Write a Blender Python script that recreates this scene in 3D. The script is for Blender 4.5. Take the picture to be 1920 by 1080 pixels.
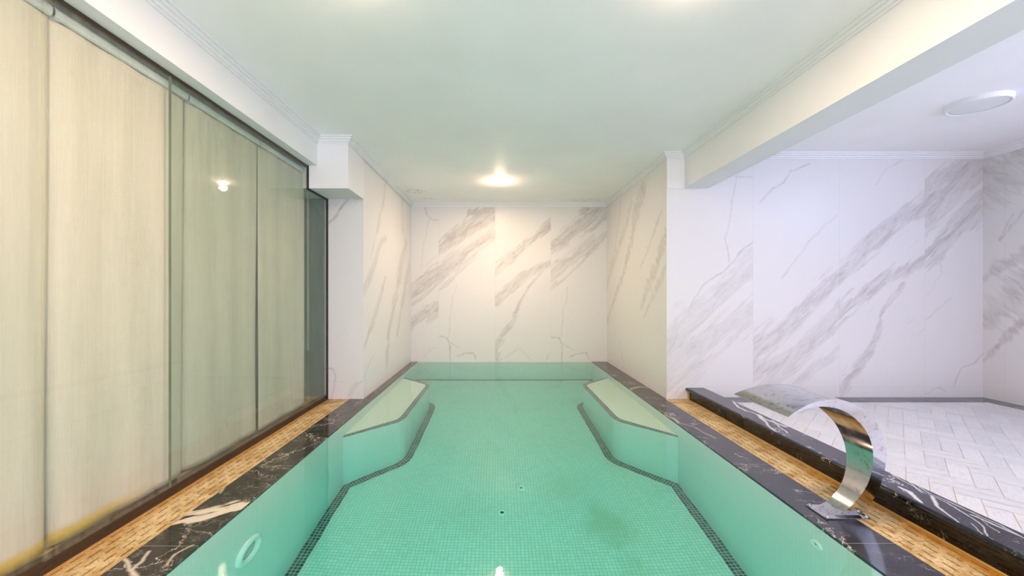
import bpy, bmesh, math, random
import numpy as np
from mathutils import Vector, Matrix

for o in list(bpy.data.objects): bpy.data.objects.remove(o)
SC = bpy.context.scene
COL = SC.collection

# ------------------------------------------------------------------ camera, world, exposure
F = 747.0; CX = 934.0; CY = 551.0; H = 1.08        # focal length in px, vanishing point, eye height
cam = bpy.data.cameras.new('camera'); camo = bpy.data.objects.new('camera', cam); COL.objects.link(camo)
camo.location = (0, 0, H); camo.rotation_euler = (math.pi/2, 0, 0)
cam.sensor_width = 36; cam.lens = F/1920*36
cam.shift_x = (960-CX)/1920; cam.shift_y = (CY-540)/1920
cam.clip_start = 0.02
SC.camera = camo
w = bpy.data.worlds.new('world'); SC.world = w; w.use_nodes = True
w.node_tree.nodes['Background'].inputs[0].default_value = (0.75, 0.83, 1, 1)
w.node_tree.nodes['Background'].inputs[1].default_value = 1.0
SC.view_settings.view_transform = 'Standard'; SC.view_settings.look = 'None'
SC.view_settings.exposure = 0.75; SC.view_settings.gamma = 1.0; SC.view_settings.use_curve_mapping = False
cy = SC.cycles
cy.use_denoising = True
cy.max_bounces = 14; cy.diffuse_bounces = 7; cy.glossy_bounces = 5; cy.transmission_bounces = 10
cy.transparent_max_bounces = 12; cy.volume_bounces = 0
cy.sample_clamp_indirect = 30.0; cy.caustics_reflective = True; cy.caustics_refractive = True
cy.blur_glossy = 1.0

WARM = (1.0, 0.705, 0.46); COOL = (0.50, 0.61, 1.0)
def area_light(name, loc, rot, sx, sy, power, colour, shape='RECTANGLE', spread=math.pi):
    l = bpy.data.lights.new(name, 'AREA'); l.shape = shape; l.size = sx
    if shape in ('RECTANGLE', 'ELLIPSE'): l.size_y = sy
    l.energy = power; l.color = colour; l.spread = spread
    o = bpy.data.objects.new(name, l); o.location = loc; o.rotation_euler = rot; COL.objects.link(o)
    return o
# two underwater lamps added behind the camera to brighten the pool
for x in (-0.6, 0.8):
    area_light('pool_lamp_beam', (x, -0.86, -0.45), (math.pi/2, 0, 0), 0.14, 0.14, 2.6, (1.0, 0.93, 0.92), 'DISK')
ZC = 2.525                                          # ceiling height
# added soft fill, as daylight from an unseen window behind the camera
area_light('daylight_main', (0.1, -2.40, 1.35), (math.pi/2, 0, 0), 3.3, 1.9, 44, (0.96, 0.83, 1.0))
area_light('daylight_end', (4.90, 0.0, 1.25), (0, math.pi/2, 0), 1.4, 3.0, 24, (0.48, 0.57, 1.0))  # added cool fill from the right, as daylight from an unseen window
DOWN = [(0.02, 5.10, 25), (-0.66, 1.70, 14), (0.90, 1.72, 18), (0.02, -0.9, 20)]
for x, y, p in DOWN:
    area_light('downlight_beam', (x, y, ZC-0.022), (0, 0, 0), 0.085, 0.085, p*0.86, WARM, 'DISK')
    l = bpy.data.lights.new('downlight_glow', 'POINT'); l.shadow_soft_size = 0.04; l.energy = p*0.14; l.color = WARM   # added point lamp, puts a halo on the ceiling round each fitting
    o = bpy.data.objects.new('downlight_glow', l); o.location = (x, y, ZC-0.085); COL.objects.link(o)
area_light('wall_lamp_beam', (4.86, 1.75, 2.38), (0, math.radians(108), 0), 0.08, 0.45, 17, COOL)

# ------------------------------------------------------------------ node helpers
def srgb(r, g, b):
    f = lambda c: (c/255/12.92) if c/255 <= 0.04045 else ((c/255+0.055)/1.055)**2.4
    return (f(r), f(g), f(b), 1)
class NT:
    def __init__(s, name):
        s.m = bpy.data.materials.new(name); s.m.use_nodes = True
        s.t = s.m.node_tree; s.t.nodes.clear()
        s.out = s.t.nodes.new('ShaderNodeOutputMaterial')
    def n(s, typ, **kw):
        nd = s.t.nodes.new('ShaderNode'+typ)
        for k, v in kw.items():
            if k.startswith('i_'):
                key = k[2:].replace('_', ' ')
                s.set(nd.inputs[key], v)
            else: setattr(nd, k, v)
        return nd
    def set(s, inp, v):
        if isinstance(v, bpy.types.NodeSocket): s.t.links.new(v, inp)
        else: inp.default_value = v
    def math(s, op, a, b=None, c=None, clamp=False):
        nd = s.t.nodes.new('ShaderNodeMath'); nd.operation = op; nd.use_clamp = clamp
        s.set(nd.inputs[0], a)
        if b is not None: s.set(nd.inputs[1], b)
        if c is not None: s.set(nd.inputs[2], c)
        return nd.outputs[0]
    def mix(s, f, a, b, blend='MIX'):
        nd = s.t.nodes.new('ShaderNodeMix'); nd.data_type = 'RGBA'; nd.blend_type = blend
        s.set(nd.inputs[0], f); s.set(nd.inputs[6], a); s.set(nd.inputs[7], b)
        return nd.outputs[2]
    def ramp(s, f, stops):
        nd = s.t.nodes.new('ShaderNodeValToRGB'); s.set(nd.inputs[0], f)
        e = nd.color_ramp.elements
        while len(e) < len(stops): e.new(0.5)
        for k, (p, c) in enumerate(stops):
            e[k].position = p; e[k].color = c if len(c) == 4 else (*c, 1)
        return nd.outputs[0]
    def step(s, f, a, b):            # smooth 0..1 between a and b
        nd = s.t.nodes.new('ShaderNodeMapRange'); nd.interpolation_type = 'SMOOTHSTEP'
        s.set(nd.inputs['Value'], f); nd.inputs['From Min'].default_value = a; nd.inputs['From Max'].default_value = b
        return nd.outputs['Result']
    def pos(s):
        return s.n('NewGeometry').outputs['Position']
    def mapping(s, v, scale=(1,1,1), rot=(0,0,0), loc=(0,0,0)):
        nd = s.n('Mapping'); s.set(nd.inputs['Vector'], v)
        nd.inputs['Scale'].default_value = scale; nd.inputs['Rotation'].default_value = rot; nd.inputs['Location'].default_value = loc
        return nd.outputs[0]
    def noise(s, v, scale, detail=3, rough=0.55, dist=0.0):
        nd = s.n('TexNoise'); s.set(nd.inputs['Vector'], v)
        nd.inputs['Scale'].default_value = scale; nd.inputs['Detail'].default_value = detail
        nd.inputs['Roughness'].default_value = rough; nd.inputs['Distortion'].default_value = dist
        return nd.outputs['Fac']
    def attr(s, name):
        return s.n('Attribute', attribute_name=name)
    def bump(s, h, strength=0.2, dist=0.01):
        nd = s.n('Bump'); s.set(nd.inputs['Height'], h)
        nd.inputs['Strength'].default_value = strength; nd.inputs['Distance'].default_value = dist
        return nd.outputs[0]
    def pbr(s, col, rough=0.5, metal=0.0, spec=0.5, normal=None):
        b = s.n('BsdfPrincipled')
        s.set(b.inputs['Base Color'], col); s.set(b.inputs['Roughness'], rough)
        s.set(b.inputs['Metallic'], metal); s.set(b.inputs['Specular IOR Level'], spec)
        if normal is not None: s.set(b.inputs['Normal'], normal)
        s.t.links.new(b.outputs[0], s.out.inputs[0])
        return b

def plain(name, col, rough=0.5, metal=0.0, spec=0.5, var=0.04, scale=6.0):
    t = NT(name); nz = t.noise(t.pos(), scale, 4)
    c2 = tuple(max(0, c*(1-3*var)) for c in col[:3])+(1,)
    t.pbr(t.mix(t.step(nz, 0.35, 0.7), col, c2), rough, metal, spec)
    return t.m

# ------------------------------------------------------------------ materials
def mat_paint(name, col, chips=False):
    t = NT(name); p = t.pos()
    n1 = t.noise(p, 1.3, 3)
    c = t.mix(t.step(n1, 0.3, 0.75), col, tuple(x*0.95 for x in col[:3])+(1,))
    if chips:       # flaking paint in the two far corners of the ceiling
        nz = t.noise(t.mapping(p, (1, 2.2, 1)), 26, 4, 0.6)
        tot = None
        for (cx, cyy, rx, ry) in [(-1.17, 5.62, 0.20, 0.14), (-1.02, 6.05, 0.2, 0.06), (1.36, 6.13, 0.34, 0.10)]:
            sp = t.n('SeparateXYZ'); t.set(sp.inputs[0], p)
            dx = t.math('MULTIPLY', t.math('SUBTRACT', sp.outputs[0], cx), 1/rx)
            dy = t.math('MULTIPLY', t.math('SUBTRACT', sp.outputs[1], cyy), 1/ry)
            d = t.math('ADD', t.math('MULTIPLY', dx, dx), t.math('MULTIPLY', dy, dy))
            m = t.step(d, 1.0, 0.2)
            tot = m if tot is None else t.math('MAXIMUM', tot, m)
        k = t.math('MULTIPLY', tot, t.step(nz, 0.57, 0.62))
        c = t.mix(k, c, srgb(105, 92, 62))
    t.pbr(c, 0.55, 0, 0.35)
    return t.m
PAINT = mat_paint('white_paint', (0.80, 0.80, 0.81, 1))
CEIL = mat_paint('ceiling_paint', (0.94, 0.93, 0.94, 1), True)

def mat_marble(name, along='X', base=(0.72, 0.705, 0.70, 1), vein=(0.30, 0.27, 0.26, 1)):
    """polished white marble slabs: 'vein' attribute holds the vein pattern of the slabs, 'seam' their joints"""
    t = NT(name); p = t.pos()
    sp = t.n('SeparateXYZ'); t.set(sp.inputs[0], p)
    u = sp.outputs[0] if along == 'X' else sp.outputs[1]
    cb = t.n('CombineXYZ'); t.set(cb.inputs[0], u); t.set(cb.inputs[1], sp.outputs[2])
    q0 = t.mapping(cb.outputs[0], (1, 1, 1), (0, 0, -math.radians(45)))
    q = t.mapping(q0, (1, 4.5, 1))
    streak = t.noise(q, 3.0, 7, 0.68, 1.2)
    fine = t.noise(q, 8, 6, 0.65, 0.9)
    cloud = t.noise(cb.outputs[0], 2.0, 3)
    v = t.attr('vein').outputs['Fac']
    dark = t.math('MULTIPLY', v, t.math('ADD', 0.30, t.math('MULTIPLY', t.step(streak, 0.38, 0.66), 0.5)))
    dark = t.math('ADD', dark, t.math('MULTIPLY', t.math('MULTIPLY', v, t.step(fine, 0.56, 0.66)), 0.35))
    haze = t.math('MULTIPLY', t.math('MULTIPLY', t.step(streak, 0.56, 0.75), t.step(cloud, 0.45, 0.7)), 0.16)
    dark = t.math('ADD', dark, haze, clamp=True)
    c = t.mix(dark, base, vein)
    warm = t.math('MULTIPLY', t.step(fine, 0.48, 0.7), t.math('MULTIPLY', v, 0.25))
    c = t.mix(warm, c, (0.52, 0.40, 0.30, 1))
    c = t.mix(t.math('MULTIPLY', t.attr('seam').outputs['Fac'], 0.3), c, (0.44, 0.42, 0.41, 1))
    t.pbr(c, 0.32, 0, 0.22)
    return t.m
MARBLE_X = mat_marble('white_marble_slab')
MARBLE_Y = mat_marble('white_marble_slab_side', 'Y')

def mat_black_marble(name, base, vscale=1.0, stretch=(1, 1, 1), density=0.5, rot=0.5, warm=True, joints=0.4, off=0.107):
    t = NT(name); p = t.pos()
    nz = t.n('TexNoise'); t.set(nz.inputs['Vector'], p); nz.inputs['Scale'].default_value = 4; nz.inputs['Detail'].default_value = 6
    nz.inputs['Roughness'].default_value = 0.65
    va = t.n('VectorMath', operation='SCALE'); t.set(va.inputs[0], nz.outputs['Color']); va.inputs['Scale'].default_value = 0.55
    vb = t.n('VectorMath', operation='ADD'); t.set(vb.inputs[0], t.mapping(p, stretch, (0, 0, rot))); t.set(vb.inputs[1], va.outputs[0])
    tot = None
    for sc, wd, am, lo in ((3.2*vscale, 0.016, 1.0, 0.47), (8*vscale, 0.022, 0.6, 0.52), (19*vscale, 0.03, 0.35, 0.55)):
        vo = t.n('TexVoronoi', feature='DISTANCE_TO_EDGE'); t.set(vo.inputs['Vector'], vb.outputs[0]); vo.inputs['Scale'].default_value = sc
        gate = t.step(t.noise(p, 2.7*vscale+sc*0.35, 2), lo-density*0.10, lo+0.13)
        ln = t.math('MULTIPLY', t.step(vo.outputs['Distance'], wd, 0.0), t.math('MULTIPLY', gate, am))
        tot = ln if tot is None else t.math('MAXIMUM', tot, ln)
    v = t.attr('vein').outputs['Fac']
    tot = t.math('MAXIMUM', tot, v)
    cloud = t.noise(p, 5, 5, 0.7)
    b = t.mix(t.step(cloud, 0.35, 0.75), base, tuple(x*1.9+0.012 for x in base[:3])+(1,))
    speck = t.math('MULTIPLY', t.step(t.noise(p, 160, 2), 0.66, 0.74), 0.35)
    b = t.mix(speck, b, (0.35, 0.33, 0.32, 1))
    vc = (0.66, 0.58, 0.46, 1) if warm else (0.66, 0.66, 0.70, 1)
    c = t.mix(tot, b, vc)
    if joints:
        sp = t.n('SeparateXYZ'); t.set(sp.inputs[0], p)
        fr = t.math('PINGPONG', t.math('SUBTRACT', sp.outputs[1], off), joints)
        j = t.step(fr, 0.0028, 0.0012)
        c = t.mix(t.math('MULTIPLY', j, 0.6), c, (0.30, 0.27, 0.22, 1))
    t.pbr(c, t.math('ADD', 0.12, t.math('MULTIPLY', tot, 0.15)), 0, 0.5)
    return t.m
BLACK_L = mat_black_marble('black_marble_left', (0.020, 0.016, 0.012, 1), density=0.8)  # brown cast of the reflected blinds put into the base colour
BLACK_R = mat_black_marble('black_marble_right', (0.018, 0.018, 0.026, 1), density=-0.6, warm=True, off=0.124)  # bluish reflection of the right-hand room put into the base colour
BLACK_K = mat_black_marble('black_marble_kerb', (0.022, 0.022, 0.036, 1), 1.3, (1, 0.28, 1), -1.0, 0.35, warm=False, joints=0)  # blue-grey reflection on the kerb top is part of this base colour
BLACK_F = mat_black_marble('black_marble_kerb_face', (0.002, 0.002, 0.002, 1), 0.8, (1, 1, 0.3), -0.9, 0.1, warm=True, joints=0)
BLACK_B = mat_black_marble('black_marble_border', (0.035, 0.038, 0.05, 1), 1.3, (0.35, 1, 1), 0.6, 0.1, warm=False, joints=0)

def mat_grate():
    t = NT('sand_grate'); p = t.pos()
    n1 = t.noise(p, 7, 6, 0.7); n2 = t.noise(p, 90, 3, 0.7)
    c = t.mix(t.step(n1, 0.35, 0.68), srgb(224, 200, 152), srgb(176, 138, 74))
    c = t.mix(t.math('MULTIPLY', t.step(n2, 0.46, 0.60), 0.5), c, srgb(146, 112, 66))
    # ochre stains where water stands along the outer edges of both channels
    sp = t.n('SeparateXYZ'); t.set(sp.inputs[0], p)
    wob = t.math('MULTIPLY', t.math('SUBTRACT', n1, 0.5), 0.13)
    xr = t.math('ADD', sp.outputs[0], wob)
    near = t.step(sp.outputs[1], 3.6, 1.7)
    st = t.math('MULTIPLY', t.step(xr, 1.855, 1.915), near)
    st2 = t.math('MULTIPLY', t.step(xr, -1.675, -1.735), 0.75)
    c = t.mix(t.math('MULTIPLY', t.math('MAXIMUM', st, st2), 0.85), c, srgb(176, 116, 22))
    t.pbr(c, 0.5, 0, 0.4, t.bump(n2, 0.35, 0.003))
    return t.m
GRATE = mat_grate()

def grid_lines(t, a, b, size, wd):
    la = t.math('PINGPONG', a, size/2); lb = t.math('PINGPONG', b, size/2)
    return t.step(t.math('MINIMUM', la, lb), wd, wd*0.45)
def mat_mosaic(name, tile_a, tile_b, grout, plane='XY', size=0.025, wd=0.0016, stain=False):
    t = NT(name); p = t.pos(); sp = t.n('SeparateXYZ'); t.set(sp.inputs[0], p)
    ax = {'X': 0, 'Y': 1, 'Z': 2}
    if plane == 'UV':
        uv = t.n('UVMap'); s2 = t.n('SeparateXYZ'); t.set(s2.inputs[0], uv.outputs[0])
        a, b = s2.outputs[0], s2.outputs[1]; pp = uv.outputs[0]
    else:
        a, b = sp.outputs[ax[plane[0]]], sp.outputs[ax[plane[1]]]; pp = p
    cell = t.n('VectorMath', operation='SNAP'); t.set(cell.inputs[0], pp); cell.inputs[1].default_value = (size, size, size)
    wn = t.n('TexWhiteNoise', noise_dimensions='3D'); t.set(wn.inputs['Vector'], cell.outputs[0])
    c = t.mix(wn.outputs['Value'], tile_a, tile_b)
    if stain:
        st = None
        for (x0, y0, r, am) in [(0.78, 2.88, 0.26, 0.42), (0.85, 2.45, 0.16, 0.25), (0.55, 3.35, 0.30, 0.18), (-0.25, 3.0, 0.25, 0.12), (1.1, 3.7, 0.2, 0.2), (0.2, 2.35, 0.3, 0.1)]:
            wob = t.math('MULTIPLY', t.math('SUBTRACT', t.noise(p, 7, 4), 0.5), 0.35)
            dx = t.math('SUBTRACT', sp.outputs[0], x0); dy = t.math('MULTIPLY', t.math('SUBTRACT', sp.outputs[1], y0), 0.8)
            d = t.math('ADD', t.math('SQRT', t.math('ADD', t.math('MULTIPLY', dx, dx), t.math('MULTIPLY', dy, dy))), wob)
            m = t.math('MULTIPLY', t.step(d, r, r*0.1), am)
            st = m if st is None else t.math('MAXIMUM', st, m)
        grime = t.math('MULTIPLY', t.step(t.noise(p, 2.2, 4, 0.6), 0.5, 0.75), 0.16)
        c = t.mix(t.math('MAXIMUM', st, grime), c, (0.42, 0.44, 0.16, 1))
    ln = grid_lines(t, a, b, size, wd)
    c = t.mix(ln, c, grout)
    t.pbr(c, 0.25, 0, 0.5)
    return t.m
M_FLOOR = mat_mosaic('pool_floor_mosaic', (0.86, 0.86, 0.79, 1), (0.78, 0.78, 0.71, 1), (0.42, 0.48, 0.42, 1), 'XY', stain=True)
M_WALLX = mat_mosaic('pool_wall_mosaic', (0.84, 0.84, 0.80, 1), (0.82, 0.82, 0.78, 1), (0.77, 0.77, 0.72, 1), 'YZ')
M_WALLY = mat_mosaic('pool_end_mosaic', (0.84, 0.84, 0.80, 1), (0.82, 0.82, 0.78, 1), (0.77, 0.77, 0.72, 1), 'XZ')
M_SEAT = mat_mosaic('bench_mosaic', (0.97, 0.945, 0.84, 1), (0.95, 0.92, 0.80, 1), (0.70, 0.67, 0.50, 1), 'XY')
M_SIDE = mat_mosaic('bench_side_mosaic', (0.84, 0.84, 0.80, 1), (0.82, 0.82, 0.78, 1), (0.77, 0.77, 0.72, 1), 'UV')
M_DARK = mat_mosaic('dark_mosaic_band', (0.035, 0.04, 0.045, 1), (0.14, 0.14, 0.13, 1), (0.62, 0.62, 0.56, 1), 'UV', wd=0.0023)

def mat_water():
    t = NT('pool_water')
    p = t.pos()
    h = t.noise(t.mapping(p, (1, 0.8, 1)), 5.5, 2, 0.4)
    nb = t.bump(h, 0.06, 0.02)
    g = t.n('BsdfGlass'); g.inputs['IOR'].default_value = 1.33; g.inputs['Roughness'].default_value = 0.0
    g.inputs['Color'].default_value = (1, 1, 1, 1); t.set(g.inputs['Normal'], nb)
    t.t.links.new(g.outputs[0], t.out.inputs['Surface'])
    v = t.n('VolumeAbsorption'); v.inputs['Color'].default_value = (0.16, 0.955, 0.89, 1); v.inputs['Density'].default_value = 0.48
    t.t.links.new(v.outputs[0], t.out.inputs['Volume'])
    t.m.cycles.homogeneous_volume = True
    return t.m
WATER = mat_water()

def mat_glass(name, tint, film):
    """tinted pane with a dusty film of limescale streaks"""
    t = NT(name); p = t.pos()
    tr = t.n('BsdfTransparent'); tr.inputs['Color'].default_value = tint
    gl = t.n('BsdfGlossy'); gl.inputs['Roughness'].default_value = 0.03
    df = t.n('BsdfDiffuse'); df.inputs['Color'].default_value = (0.62, 0.68, 0.60, 1)
    st = t.noise(t.mapping(p, (1, 40, 0.8)), 3, 4, 0.6)
    mx = t.n('MixShader'); t.set(mx.inputs[0], t.math('MULTIPLY', t.step(st, 0.3, 0.75), film))
    t.t.links.new(tr.outputs[0], mx.inputs[1]); t.t.links.new(df.outputs[0], mx.inputs[2])
    fr = t.n('Fresnel'); fr.inputs['IOR'].default_value = 1.5
    bf = t.n('NewGeometry').outputs['Backfacing']            # the pane's far face only lets light through
    m2 = t.n('MixShader'); t.set(m2.inputs[0], t.math('MULTIPLY', fr.outputs[0], t.math('SUBTRACT', 1.0, bf)))
    t.t.links.new(mx.outputs[0], m2.inputs[1]); t.t.links.new(gl.outputs[0], m2.inputs[2])
    t.t.links.new(m2.outputs[0], t.out.inputs[0])
    return t.m
GLASS_NEAR = mat_glass('glass_clear', (0.96, 0.965, 0.935, 1), 0.12)
GLASS_FAR = mat_glass('glass_green', (0.87, 0.905, 0.865, 1), 0.14)

def mat_blind():
    t = NT('blind_fabric'); p = t.pos()
    st = t.noise(t.mapping(p, (1, 30, 0.6)), 4, 5, 0.6)
    big = t.noise(t.mapping(p, (1, 4, 0.5)), 1.6, 3)
    c = t.mix(t.step(st, 0.3, 0.75), (0.86, 0.79, 0.70, 1), (0.82, 0.757, 0.665, 1))
    c = t.mix(t.math('MULTIPLY', t.step(big, 0.4, 0.7), 0.35), c, (0.64, 0.62, 0.52, 1))
    sp = t.n('SeparateXYZ'); t.set(sp.inputs[0], p)
    hem = t.step(sp.outputs[2], 0.125, 0.085)
    k = t.math('MULTIPLY', hem, t.step(sp.outputs[1], 2.2, 1.7))
    c = t.mix(k, c, (0.78, 0.56, 0.10, 1))
    b = t.pbr(c, 0.75, 0, 0.2)
    tl = t.n('BsdfTranslucent'); t.set(tl.inputs['Color'], c)
    m = t.n('MixShader'); m.inputs[0].default_value = 0.15
    t.t.links.new(b.outputs[0], m.inputs[1]); t.t.links.new(tl.outputs[0], m.inputs[2]); t.t.links.new(m.outputs[0], t.out.inputs[0])
    return t.m
BLIND = mat_blind()

def mat_steel():
    t = NT('stainless_steel'); p = t.pos()
    n1 = t.noise(p, 38, 6, 0.75); n2 = t.noise(p, 7, 3)
    k = t.math('MULTIPLY', t.step(n1, 0.50, 0.66), t.step(n2, 0.34, 0.58))
    c = t.mix(t.math('MULTIPLY', k, 0.75), (0.56, 0.555, 0.57, 1), (0.22, 0.15, 0.09, 1))
    t.pbr(c, t.math('ADD', 0.04, t.math('MULTIPLY', n2, 0.12)), 1.0, 0.5)
    return t.m
STEEL = mat_steel()
def mat_tile_floor():
    t = NT('marble_floor_tile')
    uv = t.n('UVMap'); q = t.mapping(uv.outputs[0], (1.2, 9, 1))
    st = t.noise(q, 3.2, 5, 0.65, 0.5); rnd = t.attr('rnd').outputs['Fac']
    c = t.mix(rnd, (0.74, 0.74, 0.735, 1), (0.64, 0.645, 0.66, 1))
    c = t.mix(t.math('MULTIPLY', t.step(st, 0.45, 0.75), 0.45), c, (0.42, 0.43, 0.46, 1))
    t.pbr(c, 0.22, 0, 0.5)
    return t.m
FTILE = mat_tile_floor()
def mat_grout():
    t = NT('floor_grout'); n = t.noise(t.pos(), 2.4, 4, 0.6)
    t.pbr(t.mix(t.step(n, 0.42, 0.62), (0.60, 0.59, 0.57, 1), (0.62, 0.40, 0.20, 1)), 0.7)
    return t.m
GROUT = mat_grout()
BRONZE = plain('bronze_metal', (0.10, 0.065, 0.04, 1), 0.35, 0.6)
SEALD = plain('dark_seal', (0.018, 0.016, 0.013, 1), 0.6)
EDGEG = plain('polished_glass_edge', (0.16, 0.20, 0.13, 1), 0.2)
WHITEPL = plain('white_plastic', (0.82, 0.83, 0.84, 1), 0.35, var=0.01)
PLASTIC = plain('pool_fitting_plastic', (0.94, 0.94, 0.90, 1), 0.4, var=0.01)
HOLE = plain('dark_hole', (0.012, 0.014, 0.014, 1), 0.7)
LENS = plain('pool_lamp_lens', (0.50, 0.56, 0.52, 1), 0.15)
RAILM = plain('pale_aluminium', (0.72, 0.80, 0.84, 1), 0.3, 0.3)
CHAN = plain('channel_concrete', (0.09, 0.06, 0.035, 1), 0.8)
BACKW = plain('wall_behind_blinds', (0.42, 0.42, 0.34, 1), 0.7)
VOID = plain('window_reveal_paint', (0.09, 0.17, 0.15, 1), 0.6)  # darkness of the void beyond the blinds put into this colour
STAIN = plain('old_sealant', srgb(206, 170, 92), 0.7)
def emit(name, col, s):
    t = NT(name); e = t.n('Emission'); e.inputs[0].default_value = (*col, 1); e.inputs[1].default_value = s
    t.t.links.new(e.outputs[0], t.out.inputs[0]); return t.m
LED = emit('lamp_diffuser_glow', (1, 0.93, 0.82), 14)
LEDC = emit('wall_lamp_glow', COOL, 10)
FILLG = emit('daylight_pane', (0.95, 0.95, 1.0), 1.4)  # glow of the added windows, lights the room

# ------------------------------------------------------------------ mesh helpers
def link(name, me, m, parent=None, smooth=False):
    o = bpy.data.objects.new(name, me); COL.objects.link(o)
    for mm in (m if isinstance(m, (list, tuple)) else [m]): me.materials.append(mm)
    if parent is not None: o.parent = parent
    if smooth:
        for p in me.polygons: p.use_smooth = True
    return o
def from_bm(name, bm, m, parent=None, smooth=False):
    bmesh.ops.recalc_face_normals(bm, faces=bm.faces)
    me = bpy.data.meshes.new(name); bm.to_mesh(me); bm.free()
    return link(name, me, m, parent, smooth)
def bx(bm, x0, x1, y0, y1, z0, z1):
    vs = [bm.verts.new(c) for c in ((x0,y0,z0),(x1,y0,z0),(x1,y1,z0),(x0,y1,z0),(x0,y0,z1),(x1,y0,z1),(x1,y1,z1),(x0,y1,z1))]
    for f in ((0,3,2,1),(4,5,6,7),(0,1,5,4),(1,2,6,5),(2,3,7,6),(3,0,4,7)): bm.faces.new([vs[i] for i in f])
def box(name, x0, x1, y0, y1, z0, z1, m, parent=None, bevel=0.0):
    bm = bmesh.new(); bx(bm, x0, x1, y0, y1, z0, z1)
    if bevel: bmesh.ops.bevel(bm, geom=bm.edges[:]+bm.verts[:], offset=bevel, segments=2, profile=0.5, affect='EDGES')
    return from_bm(name, bm, m, parent)
def tag(o, label, cat, group=None, kind=None):
    if label: o['label'] = label
    if cat: o['category'] = cat
    if group: o['group'] = group
    if kind: o['kind'] = kind
    return o
def struct(o): o['kind'] = 'structure'; return o
def empty(name, loc, label, cat, group=None):
    o = bpy.data.objects.new(name, None); o.empty_display_size = 0.1; COL.objects.link(o); o.location = loc
    return tag(o, label, cat, group)
def lathe(bm, prof, n=32, axis='Z', c=(0, 0, 0)):
    """closed profile of (r, h) revolved about an axis"""
    rings = []
    for k in range(n):
        a = 2*math.pi*k/n; ca, sa = math.cos(a), math.sin(a); ring = []
        for r, h in prof:
            if axis == 'Z': v = (c[0]+r*ca, c[1]+r*sa, c[2]+h)
            else: v = (c[0]+h, c[1]+r*ca, c[2]+r*sa)
            ring.append(bm.verts.new(v))
        rings.append(ring)
    m = len(prof)
    for k in range(n):
        a, b = rings[k], rings[(k+1) % n]
        for i in range(m-1): bm.faces.new((a[i], b[i], b[i+1], a[i+1]))
    bmesh.ops.remove_doubles(bm, verts=bm.verts, dist=1e-6)
def tube(bm, pts, r, n=8):
    pts = [Vector(p) for p in pts]; rings = []
    for i, p in enumerate(pts):
        d = (pts[min(i+1, len(pts)-1)]-pts[max(i-1, 0)]).normalized()
        u = d.cross(Vector((0, 1, 0.01))).normalized(); v = d.cross(u).normalized()
        rings.append([bm.verts.new(p+r*(math.cos(2*math.pi*k/n)*u+math.sin(2*math.pi*k/n)*v)) for k in range(n)])
    for a, b in zip(rings, rings[1:]):
        for k in range(n): bm.faces.new((a[k], a[(k+1) % n], b[(k+1) % n], b[k]))
    bm.faces.new(rings[0]); bm.faces.new(rings[-1])
def sweep(bm, path, prof, close_ends=True):
    """profile (out, up) swept along a horizontal path with mitred corners; 'out' is to the right of travel"""
    P = [Vector((x, y)) for x, y, z in path]; zs = [z for *_, z in path]; rings = []
    for i, p in enumerate(P):
        d0 = (P[i]-P[i-1]).normalized() if i else (P[1]-P[0]).normalized()
        d1 = (P[i+1]-P[i]).normalized() if i < len(P)-1 else d0
        n0 = Vector((d0.y, -d0.x)); n1 = Vector((d1.y, -d1.x)); nn = (n0+n1).normalized(); s = 1/max(0.2, nn.dot(n0))
        rings.append([bm.verts.new((p.x+nn.x*s*o, p.y+nn.y*s*o, zs[i]+u)) for o, u in prof])
    m = len(prof)
    for a, b in zip(rings, rings[1:]):
        for k in range(m): bm.faces.new((a[k], a[(k+1) % m], b[(k+1) % m], b[k]))
    if close_ends: bm.faces.new(rings[0]); bm.faces.new(rings[-1])

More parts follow.
